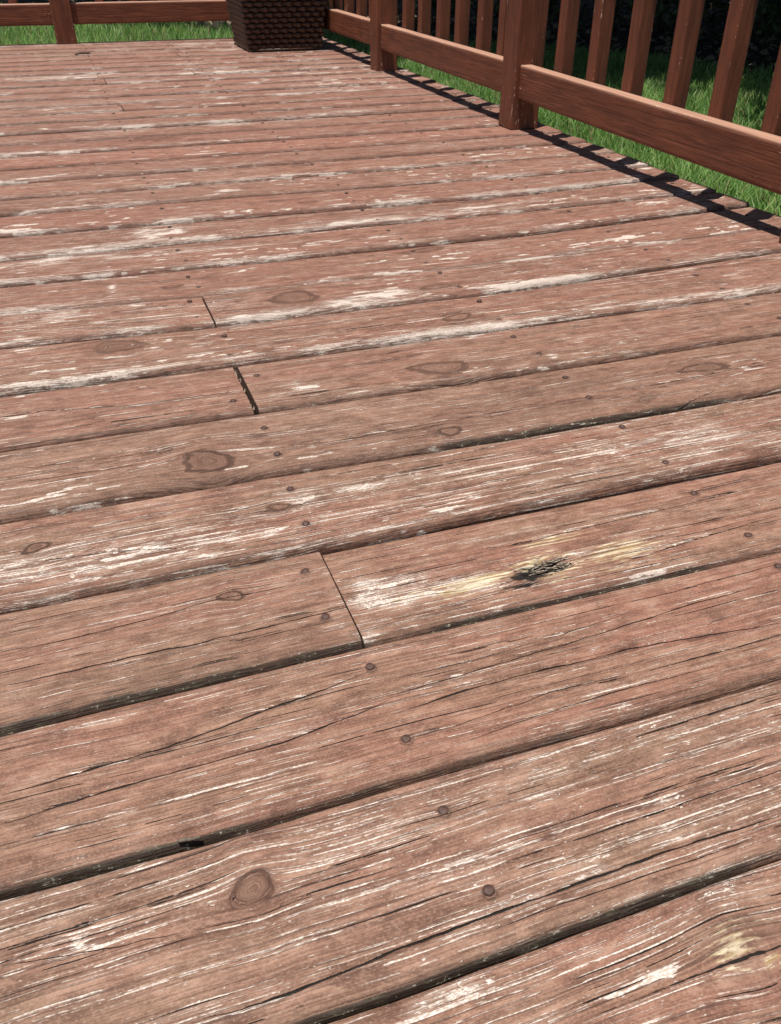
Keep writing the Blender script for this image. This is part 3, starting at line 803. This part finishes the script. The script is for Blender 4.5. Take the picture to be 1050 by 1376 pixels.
# joists and rim board under the boards
def box_mesh(name, x0, x1, y0, y1, z0, z1, mat):
    v = [(x, y, z) for x in (x0, x1) for y in (y0, y1) for z in (z0, z1)]
    f = [(0, 1, 3, 2), (4, 6, 7, 5), (0, 4, 5, 1), (2, 3, 7, 6), (0, 2, 6, 4), (1, 5, 7, 3)]
    return mesh_from_lists(name, v, f, mat, smooth=False)
YE = (NP1 + 1) * U - .012
for jx in JOISTS:
    obj('joist', box_mesh('joist', jx - .019, jx + .019, NP0 * U + .05, YE - .045, -.215, -.030, M_JOIST), deck)
obj('rim_board', box_mesh('rim_board', XL + .02, XR - .02, YE - .043, YE - .004, -.22, -.0305, M_JOIST), deck)

# ------------------------------------------------------------------ railing lumber
def lumber(name, axis, lo, hi, parent, r=.003, seg=.12, fade=None, wob=.0012):
    """a planed board with eased arrises: cross-section of 20 points swept along its axis ('x','y','z')"""
    ai = 'xyz'.index(axis); b, c = [(1, 2), (2, 0), (0, 1)][ai]
    L = hi[ai] - lo[ai]; n = max(2, int(L / seg) + 1)
    bs, cs = hi[b] - lo[b], hi[c] - lo[c]
    i4 = .006
    corner = [(r + i4, 0, 0), (r, 0, .35), (r * .3, r * .3, 1), (0, r, .35), (0, r + i4, 0)]
    sec = []
    for (sx, sy, rev) in ((0, 0, True), (1, 0, False), (1, 1, True), (0, 1, False)):
        # counter-clockwise: bottom-left (start on left side), bottom-right, top-right, top-left
        pts = corner[::-1] if rev else corner
        for (u, v, e) in pts:
            sec.append(((bs - u) if sx else u, (cs - v) if sy else v, e))
    m = len(sec)
    s0 = random.uniform(0, 50)
    vs, gr, wr = [], [], []
    tops = [(b, c)[q] == 2 for q in (0, 1)]
    for i in range(n):
        tt = i / (n - 1)
        w1 = wob * math.sin(s0 + tt * L * 2.1); w2 = wob * math.sin(s0 * 2 + tt * L * 1.7)
        ends = (i == 0 or i == n - 1)
        for (u, v, e) in sec:
            p = [0, 0, 0]
            p[ai] = lo[ai] + tt * L; p[b] = lo[b] + u + w1; p[c] = lo[c] + v + w2
            vs.append(tuple(p)); gr.append((tt * L + s0, u + s0 * .3, v + s0 * .7))
            f = 0.0
            if ai != 2:
                hz = (u if b == 2 else v); H = bs if b == 2 else cs
                f = 1.0 if hz > H - .0022 else (.45 if hz > H - .0045 else 0)
            wr.append((max(e, .8 if ends else 0), f, s0))
    fs = []
    for i in range(n - 1):
        for j in range(m):
            j2 = (j + 1) % m
            fs.append((i * m + j, i * m + j2, (i + 1) * m + j2, (i + 1) * m + j))
    e0 = len(vs)
    vs += vs[:m] + vs[(n - 1) * m:n * m]; gr += gr[:m] + gr[(n - 1) * m:n * m]; wr += wr[:m] + wr[(n - 1) * m:n * m]
    fs.append(tuple(range(e0 + m - 1, e0 - 1, -1))); fs.append(tuple(range(e0 + m, e0 + 2 * m)))
    return obj(name, mesh_from_lists(name, vs, fs, M_RAIL, dict(grain=np.array(gr), wear=np.array(wr))), parent)

def B(*q): return tuple(v * U for v in q)
TOP = 6.45
right_rail = thing('deck_railing', 'long brown railing with square balusters along the right deck edge', 'railing', (0, 0, 0), 'brown railings round the deck')
rights = [(-1.65, -1.03), (6.85, 7.47), (15.46, 16.07), (24.03, 24.64), (32.85, 33.46)]
for y0, y1 in rights:
    lumber('post', 'z', B(8.60, y0, .012), B(9.215, y1, TOP + .2), right_rail, r=.004, seg=.2)
bal = {0: [.2 + 1.17 * i - .9 for i in range(7)],
       1: [14.49, 13.30, 12.11, 10.87, 9.72, 8.57],
       2: [22.93, 21.76, 20.52, 19.39, 18.14, 17.05],
       3: [28.29, 26.96, 25.78, 29.5, 30.7, 31.9]}
for i in range(4):
    a, b_ = rights[i][1], rights[i + 1][0]
    lumber('bottom_rail', 'y', B(8.72, a + .004, .57), B(8.975, b_ - .004, 1.185), right_rail, seg=.1)
    lumber('top_rail', 'y', B(8.72, a + .004, TOP - .75), B(8.975, b_ - .004, TOP - .14), right_rail)
    for y in bal[i]:
        d = random.uniform(-.006, .006)
        lumber('baluster', 'z', B(8.98 + abs(d), y - .135, .62), B(9.245 + abs(d), y + .135, TOP - .16), right_rail, r=.0025, seg=.1)
lumber('cap_board', 'y', B(8.56, -1.8, TOP + .21), B(9.42, 33.6, TOP + .47), right_rail, seg=.3)

back_rail = thing('deck_railing', 'brown railing with one square post across the far deck edge', 'railing', (0, 0, 0), 'brown railings round the deck')
FY = 33.32
fx = [(-8.3, -7.68), (.27, .93)]
for x0, x1 in fx:
    lumber('post', 'z', B(x0, FY, .012), B(x1, FY + .615, TOP + .2), back_rail, r=.004, seg=.2)
spans = [(-7.68, .27), (.93, 8.60)]
for a, b_ in spans:
    lumber('bottom_rail', 'x', B(a + .004, FY + .14, .56), B(b_ - .004, FY + .40, 1.19), back_rail)
    lumber('top_rail', 'x', B(a + .004, FY + .14, TOP - .75), B(b_ - .004, FY + .40, TOP - .14), back_rail)
    x = a + .95
    while x < b_ - .5:
        lumber('baluster', 'z', B(x - .135, FY + .405, .62), B(x + .135, FY + .67, TOP - .16), back_rail, r=.0025, seg=.15)
        x += 1.17
lumber('cap_board', 'x', B(-8.6, FY - .1, TOP + .21), B(8.55, FY + .76, TOP + .47), back_rail, seg=.3)

# ------------------------------------------------------------------ wicker planter
PX0, PX1, PY0 = 6.06 * U, 8.44 * U, 29.3 * U
PW = PX1 - PX0; PH = .44
pcx, pcy = (PX0 + PX1) / 2, PY0 + PW / 2
planter = thing('planter', 'dark brown woven wicker planter box standing in the far deck corner', 'planter', (pcx, pcy, 0))
def half(z): return PW / 2 + z * .115
def loop_pts(z, n_side, f):
    h = half(z); pts = []
    for s in range(4):
        for i in range(n_side):
            t = -1 + 2 * i / n_side
            o = f(s * n_side + i, t)
            x, y = t * h, -h - o
            if abs(t + 1) < 1e-6: x -= o * .0
            c, d = math.cos(s * math.pi / 2), math.sin(s * math.pi / 2)
            pts.append((x * c - y * d, x * d + y * c))
    return pts
NSTAKE = 17
NSD = NSTAKE * 4
row_h = .0215
nrow = int((PH - .03) / row_h)
for rI in range(nrow):
    zc = .012 + rI * row_h + row_h / 2
    ph = 0 if rI % 2 else math.pi
    vs, fs = [], []
    prof = [(-.46, -.0030), (-.40, -.0002), (-.22, .0021), (0, .0028), (.22, .0021), (.40, -.0002), (.46, -.0030)]
    for (hz, dp) in prof:
        z = zc + hz * row_h
        for (x, y) in loop_pts(z, NSD, lambda i, t: dp +     .0072 * math.sin(i / 4 * math.pi + ph)):
            vs.append((x, y, z))
    n4 = NSD * 4
    for q in range(len(prof) - 1):
        for i in range(n4):
            fs.append((q * n4 + i, q * n4 + (i + 1) % n4, (q + 1) * n4 + (i + 1) % n4, (q + 1) * n4 + i))
    obj('weave_strand', mesh_from_lists('weave_strand', vs, fs, M_WICKER), planter)
def frustum(name, z0, z1, i0, i1, mat, cap_top=False, thick=None):
    vs, fs = [], []
    hs = [(half(z0) - i0, z0), (half(z1) - i1, z1)]
    for h, z in hs: vs += [(-h, -h, z), (h, -h, z), (h, h, z), (-h, h, z)]
    for i in range(4): fs.append((i, (i + 1) % 4, 4 + (i + 1) % 4, 4 + i))
    fs.append((3, 2, 1, 0))
    if cap_top: fs.append((4, 5, 6, 7))
    return obj(name, mesh_from_lists(name, vs, fs, mat, smooth=False), planter)
frustum('liner', .004, PH - .005, .009, .009, M_LINER)
frustum('foot_band', .0, .014, -.001, -.001, M_WICKER, True)
frustum('soil', PH - .10, PH - .04, .012, .012, M_POT, True)
rv, rf = [], []
for (h, z) in ((half(PH) + .006, PH - .022), (half(PH) + .010, PH - .008), (half(PH) + .006, PH + .006), (half(PH) - .014, PH + .006), (half(PH) - .018, PH - .02)):
    rv += [(-h, -h, z), (h, -h, z), (h, h, z), (-h, h, z)]
for q in range(4):
    for i in range(4): rf.append((q * 4 + i, q * 4 + (i + 1) % 4, q * 4 + 4 + (i + 1) % 4, q * 4 + 4 + i))
obj('rim', mesh_from_lists('rim', rv, rf, M_WICKER, smooth=False), planter)

# ------------------------------------------------------------------ grass
def bed_side(x, y):
    """>0 inside the planting bed"""
    bx = np.array([p[0] for p in BED][::-1]); by = np.array([p[1] for p in BED][::-1])
    return y - np.interp(x, bx, by)

def blades(n, x0, x1, y0, y1, hmin, hmax, w):
    x = rng.uniform(x0, x1, n); y = rng.uniform(y0, y1, n)
    keep = ((x > XR + .03) | (y > YE + .02)) & (bed_side(x, y) < .05 + .12 * rng.random(n))
    clump = fbm(x * 3.5, y * 3.5, 91)
    keep &= rng.random(n) < .35 + 1.1 * clump
    x, y, clump = x[keep], y[keep], clump[keep]
    n = len(x)
    a = rng.uniform(0, 2 * np.pi, n); hh = rng.uniform(hmin, hmax, n) * (.65 + .7 * clump)
    lean = rng.uniform(.1, .9, n) * hh; la = a + rng.uniform(-.8, .8, n) + np.pi / 2
    ww = w * rng.uniform(.6, 1.2, n)
    sx, sy = np.cos(a) * ww / 2, np.sin(a) * ww / 2
    lx, ly = np.cos(la), np.sin(la)
    P = np.zeros((n, 5, 3))
    P[:, 0] = np.stack([x - sx, y - sy, np.full(n, GZ)], -1); P[:, 1] = np.stack([x + sx, y + sy, np.full(n, GZ)], -1)
    mx, my, mz = x + lx * lean * .35, y + ly * lean * .35, GZ + hh * .62
    P[:, 2] = np.stack([mx - sx * .8, my - sy * .8, mz], -1); P[:, 3] = np.stack([mx + sx * .8, my + sy * .8, mz], -1)
    P[:, 4] = np.stack([x + lx * lean, y + ly * lean, GZ + hh], -1)
    tint = np.clip(rng.normal(.38, .26, n) + .5 * (fbm(x * 1.3, y * 1.3, 93) - .5), 0, .94)
    tint = np.repeat(np.where(rng.random(n) < .06, 1.0, tint), 5)
    return P, tint
PB, TB = [], []
for args in ((90000, XR, 3.6, .5, 6.0, .05, .10, .0048), (45000, -2.2, 3.0, YE, 9.2, .05, .10, .006),
             (26000, 3.6, 6.5, .3, 5.5, .05, .10, .008), (14000, -8, -2.2, YE, 12, .05, .10, .012), (9000, -2.2, 1.0, 9.0, 12, .05, .1, .012)):
    p, t_ = blades(*args); PB.append(p); TB.append(t_)
P = np.concatenate(PB); T_ = np.concatenate(TB); n = len(P)
base = np.arange(n)[:, None] * 5
F = np.concatenate([base + np.array([[0, 1, 3, 2]]), base + np.array([[2, 3, 4]])], 1)
st = (np.arange(n)[:, None] * 7 + np.array([[0, 4]])).ravel()
obj('grass', make_mesh('grass', P.reshape(-1, 3), F.ravel(), st, M_GRASS, dict(tint=T_), smooth=True), kind='stuff',
    label='short green lawn grass beyond the deck edge')

# ------------------------------------------------------------------ leaves, shrubs, trees
def leaf_cloud(blobs, n, size, mat, name, shell=.5):
    """leaf-sized faces spread through ellipsoid clumps"""
    vol = np.array([b[3] * b[4] * b[5] for b in blobs]) ** .67; vol /= vol.sum()
    which = rng.choice(len(blobs), n, p=vol); Bb = np.array(blobs)[which]
    d = rng.normal(size=(n, 3)); d /= np.linalg.norm(d, axis=1)[:, None]
    r = rng.random(n) ** (shell)
    C = Bb[:, :3] + d * r[:, None] * Bb[:, 3:6] * (1 + .22 * rng.normal(size=(n, 1)) * (r[:, None] > .6))
    C = C[C[:, 2] > GZ + .02]; n = len(C)
    a = rng.normal(size=(n, 3)); a /= np.linalg.norm(a, axis=1)[:, None]
    b = np.cross(a, rng.normal(size=(n, 3))); b /= np.linalg.norm(b, axis=1)[:, None]
    s = size * rng.uniform(.6, 1.3, n)[:, None]
    c = np.cross(a, b)
    P = np.stack([C - a * s, C + b * s * .45 + c * s * .1, C + a * s, C - b * s * .45 + c * s * .1], 1)
    F = np.arange(n * 4); st = np.arange(n) * 4
    return make_mesh(name, P.reshape(-1, 3), F, st, mat, dict(tint=np.repeat(rng.random(n), 4)), smooth=False)

def tube(name, pts, rad, mat, parent, ns=8, **props):
    vs, fs = [], []
    pts = [Vector(p) for p in pts]
    for i, p in enumerate(pts):
        d = (pts[min(i + 1, len(pts) - 1)] - pts[max(i - 1, 0)]).normalized()
        s = d.cross(Vector((0, .3, 1)) if abs(d.z) < .9 else Vector((1, 0, 0))).normalized(); t = d.cross(s)
        for q in range(ns):
            a = 2 * math.pi * q / ns
            w = rad[i] * (1 + .12 * math.sin(3 * a + i))
            vs.append(tuple(p + s * math.cos(a) * w + t * math.sin(a) * w))
    for i in range(len(pts) - 1):
        for q in range(ns):
            fs.append((i * ns + q, i * ns + (q + 1) % ns, (i + 1) * ns + (q + 1) % ns, (i + 1) * ns + q))
    fs.append(tuple(range(ns - 1, -1, -1))); fs.append(tuple(range((len(pts) - 1) * ns, len(pts) * ns)))
    return obj(name, mesh_from_lists(name, vs, fs, mat), parent, **props)

def tree(label, x, y, h, r0, blobs, nleaf, size):
    t = thing('evergreen_tree', label, 'tree', (x, y, GZ), 'evergreen trees beyond the lawn')
    tube('trunk', [(0, 0, -.1), (.02, 0, .25), (.03, .02, h * .35), (0, .04, h * .7), (.02, .02, h)], [r0 * 1.5, r0 * 1.05, r0 * .85, r0 * .55, r0 * .15], M_BARK, t, 12)
    for bl in blobs[:9]:
        ex, ey, ez = bl[0] - x, bl[1] - y, bl[2] - GZ
        tube('limb', [(0, .02, ez * .75), (ex * .5, ey * .5, ez * .92), (ex, ey, ez)], [r0 * .4, r0 * .28, r0 * .08], M_BARK, t, 7)
    o = obj('crown', leaf_cloud([(b[0] - x, b[1] - y, b[2] - GZ) + b[3:] for b in blobs], nleaf, size, M_NEEDLE, 'crown', .45), t)
    return t

def sh(x, y, z):            # where a clump at height z stands so that its shade falls on (x, y)
    return (x - KX * (z - GZ), y - KY * (z - GZ), z)
def cl(x, y, z, rx, ry, rz): return sh(x, y, z) + (rx, ry, rz)

tree('dark evergreen tree behind the right railing, nearest the deck', 6.6, 6.2, 6.5, .13,
     [cl(4.3, 3.5, 2.3, 1.2, 1.4, .7), cl(3.4, 4.9, 2.3, .9, .8, .6), cl(2.75, 5.15, 2.2, .6, .9, .5), cl(4.2, 5.9, 2.5, 1.2, 1.0, .7), cl(4.9, 5.6, 2.6, 1.5, 1.3, .8), cl(6.6, 6.2, 3.2, 2.0, 2.0, 1.2), cl(6.4, 3.6, 2.5, 1.3, 1.3, .8), cl(7.8, 4.8, 2.9, 1.6, 1.6, .9), cl(6.4, 8.0, 2.9, 1.6, 1.5, .9), cl(6.5, 6.2, 4.8, 1.2, 1.2, 1.2)], 13000, .17)
tree('dark evergreen tree in the bed behind the railing corner', 4.9, 9.0, 6.0, .12,
     [cl(1.95, 6.4, 2.2, .5, .8, .4), cl(1.9, 7.15, 2.2, .5, .5, .4), cl(2.9, 6.1, 2.2, .95, .9, .6), cl(3.3, 7.3, 2.5, 1.05, 1.0, .7), cl(4.9, 7.6, 2.8, 1.5, 1.4, .9), cl(4.9, 9.3, 3.0, 1.8, 1.6, 1.0), cl(3.2, 9.6, 2.6, .9, 1.0, .7), cl(6.0, 10.2, 3.0, 1.5, 1.4, .9), cl(4.9, 9.0, 4.4, 1.1, 1.1, 1.1)], 11000, .17)
tree('dark evergreen tree standing beyond the far railing', 2.2, 12.4, 6.0, .12,
     [cl(.65, 8.5, 1.6, .24, .2, .2), cl(1.0, 8.2, 1.6, .26, .2, .2), cl(1.4, 7.9, 1.6, .28, .2, .2), cl(1.85, 7.6, 1.6, .3, .3, .25), cl(2.5, 11.4, 2.8, 1.6, 1.5, .8), cl(.6, 11.4, 2.6, 1.4, 1.2, .8), cl(2.2, 13.2, 3.2, 1.8, 1.6, 1.0), cl(3.9, 12.3, 2.8, 1.3, 1.3, .8), cl(2.2, 12.4, 4.4, 1.1, 1.1, 1.1)], 7000, .16)
tree('dark evergreen tree farthest back behind the right railing', 9.2, 9.8, 7.0, .15,
     [cl(8.2, 8.4, 2.8, 1.8, 1.7, 1.0), cl(9.2, 10.2, 3.4, 2.1, 2.0, 1.3), cl(7.4, 11.4, 2.9, 1.7, 1.6, .9), cl(10.4, 7.6, 3.0, 1.8, 1.8, 1.0), cl(9.2, 9.8, 5.0, 1.3, 1.3, 1.3)], 7000, .18)

SH = [('dark green shrub behind the nearest balusters of the right railing', 5.9, 4.6, .62, .75), ('low dark shrub beyond the shaded lawn by the right railing', 5.3, 5.7, .6, .7),
      ('rounded dark shrub behind the middle of the right railing', 4.7, 6.6, .62, .8), ('dark shrub seen between the balusters left of the second post', 4.1, 7.5, .6, .8),
      ('small dark shrub behind the planter and railing corner', 3.4, 8.5, .55, .7), ('tall dark shrub deep in the bed behind the right railing', 6.4, 7.2, .8, 1.1),
      ('wide dark shrub at the back of the planting bed', 5.4, 8.4, .8, 1.0), ('dark shrub at the outer end of the right planting bed', 7.2, 5.2, .8, 1.0)]
for lab, x, y, r, h in SH:
    s_ = thing('shrub', lab, 'shrub', (x, y, GZ), 'dark shrubs in the planting bed')
    bl = [(random.uniform(-.5, .5) * r, random.uniform(-.5, .5) * r, h * random.uniform(.35, .75), r * .6, r * .6, h * .34) for _ in range(7)]
    me = leaf_cloud([(b[0], b[1], b[2] + GZ) + b[3:] for b in bl], 2600, .035, M_SHRUB, 'foliage', .4)
    co = np.zeros(len(me.vertices) * 3, np.float32); me.vertices.foreach_get('co', co); co[2::3] -= GZ; me.vertices.foreach_set('co', co)
    obj('foliage', me, s_)
    tube('stem', [(0, 0, -.05), (.02, .01, h * .3), (.05, .02, h * .7)], [.03, .022, .008], M_BARK, s_, 6)

# leaf litter over the bed
n = 9000
x = rng.uniform(.2, 7.5, n); y = rng.uniform(2.5, 12.5, n)
k_ = bed_side(x, y) > -.02; x, y = x[k_], y[k_]; n = len(x)
C = np.stack([x, y, GZ + .03 + rng.random(n) * .03], -1)
a = rng.normal(size=(n, 3)) * (1, 1, .35); a /= np.linalg.norm(a, axis=1)[:, None]
b = np.cross(a, np.array([0, 0, 1.0]) + rng.normal(size=(n, 3)) * .35); b /= np.linalg.norm(b, axis=1)[:, None]
s = rng.uniform(.02, .05, n)[:, None]
P = np.stack([C - a * s, C + b * s * .5 + (0, 0, .008), C + a * s, C - b * s * .5 + (0, 0, .008)], 1)
obj('leaf_litter', make_mesh('leaf_litter', P.reshape(-1, 3), np.arange(n * 4), np.arange(n) * 4, M_LEAF_DRY, smooth=False), kind='stuff',
    label='dry brown leaf litter on the planting bed')

# ------------------------------------------------------------------ far fence, fallen branches, bits on the deck
fence = thing('board_fence', 'blue grey board fence far behind the back railing', 'fence', (-2.2, 12.6, GZ))
x = -3.2
while x < 2.4:
    w = .14
    obj('board', box_mesh('board', x, x + w - .012, 0, .02, .03, 1.5 + random.uniform(-.01, .01), M_FENCE), fence)
    x += w
for z in (.35, 1.15):
    obj('rail', box_mesh('rail', -3.2, 2.4, .022, .06, z, z + .09, M_FENCE), fence)

def stick(label, p, q, r):
    p, q = Vector(p), Vector(q); d = q - p
    pts = [p + d * t + Vector((0, 0, .02 * math.sin(t * 9))) for t in (0, .3, .6, 1)]
    o = tube('fallen_branch', [tuple(v - p) for v in pts], [r, r * .9, r * .75, r * .5], M_STICK, None, 7,
             label=label, category='branch', group='pale fallen branches in the bed')
    o.location = p
stick('pale fallen branch lying behind the middle balusters of the right railing', (5.0, 7.55, -.20), (5.75, 7.45, -.17), .018)
stick('short pale branch lying at the far right of the shaded bed', (5.75, 5.55, -.17), (6.2, 5.45, -.15), .015)

tw = tube('twig', [(-.0075, .001, .002), (-.002, .0, .0026), (.0035, -.0006, .0022), (.0075, -.0012, .003)], [.0012, .0013, .0012, .0009], M_TWIG, None, 6,
          label='tiny grey twig lodged in the gap near the bottom left', category='twig')
tw.location = (-.0088, .1468, .0)
tw2 = tube('twig', [(-.035, -.012, .004), (-.01, 0, .008), (.014, .006, .007), (.035, .02, .004)], [.0035, .0042, .004, .002], M_JOIST, None, 6,
          label='small dark twig on the far boards before the back railing', category='twig')
tw2.location = (.1377, 4.36, .001)
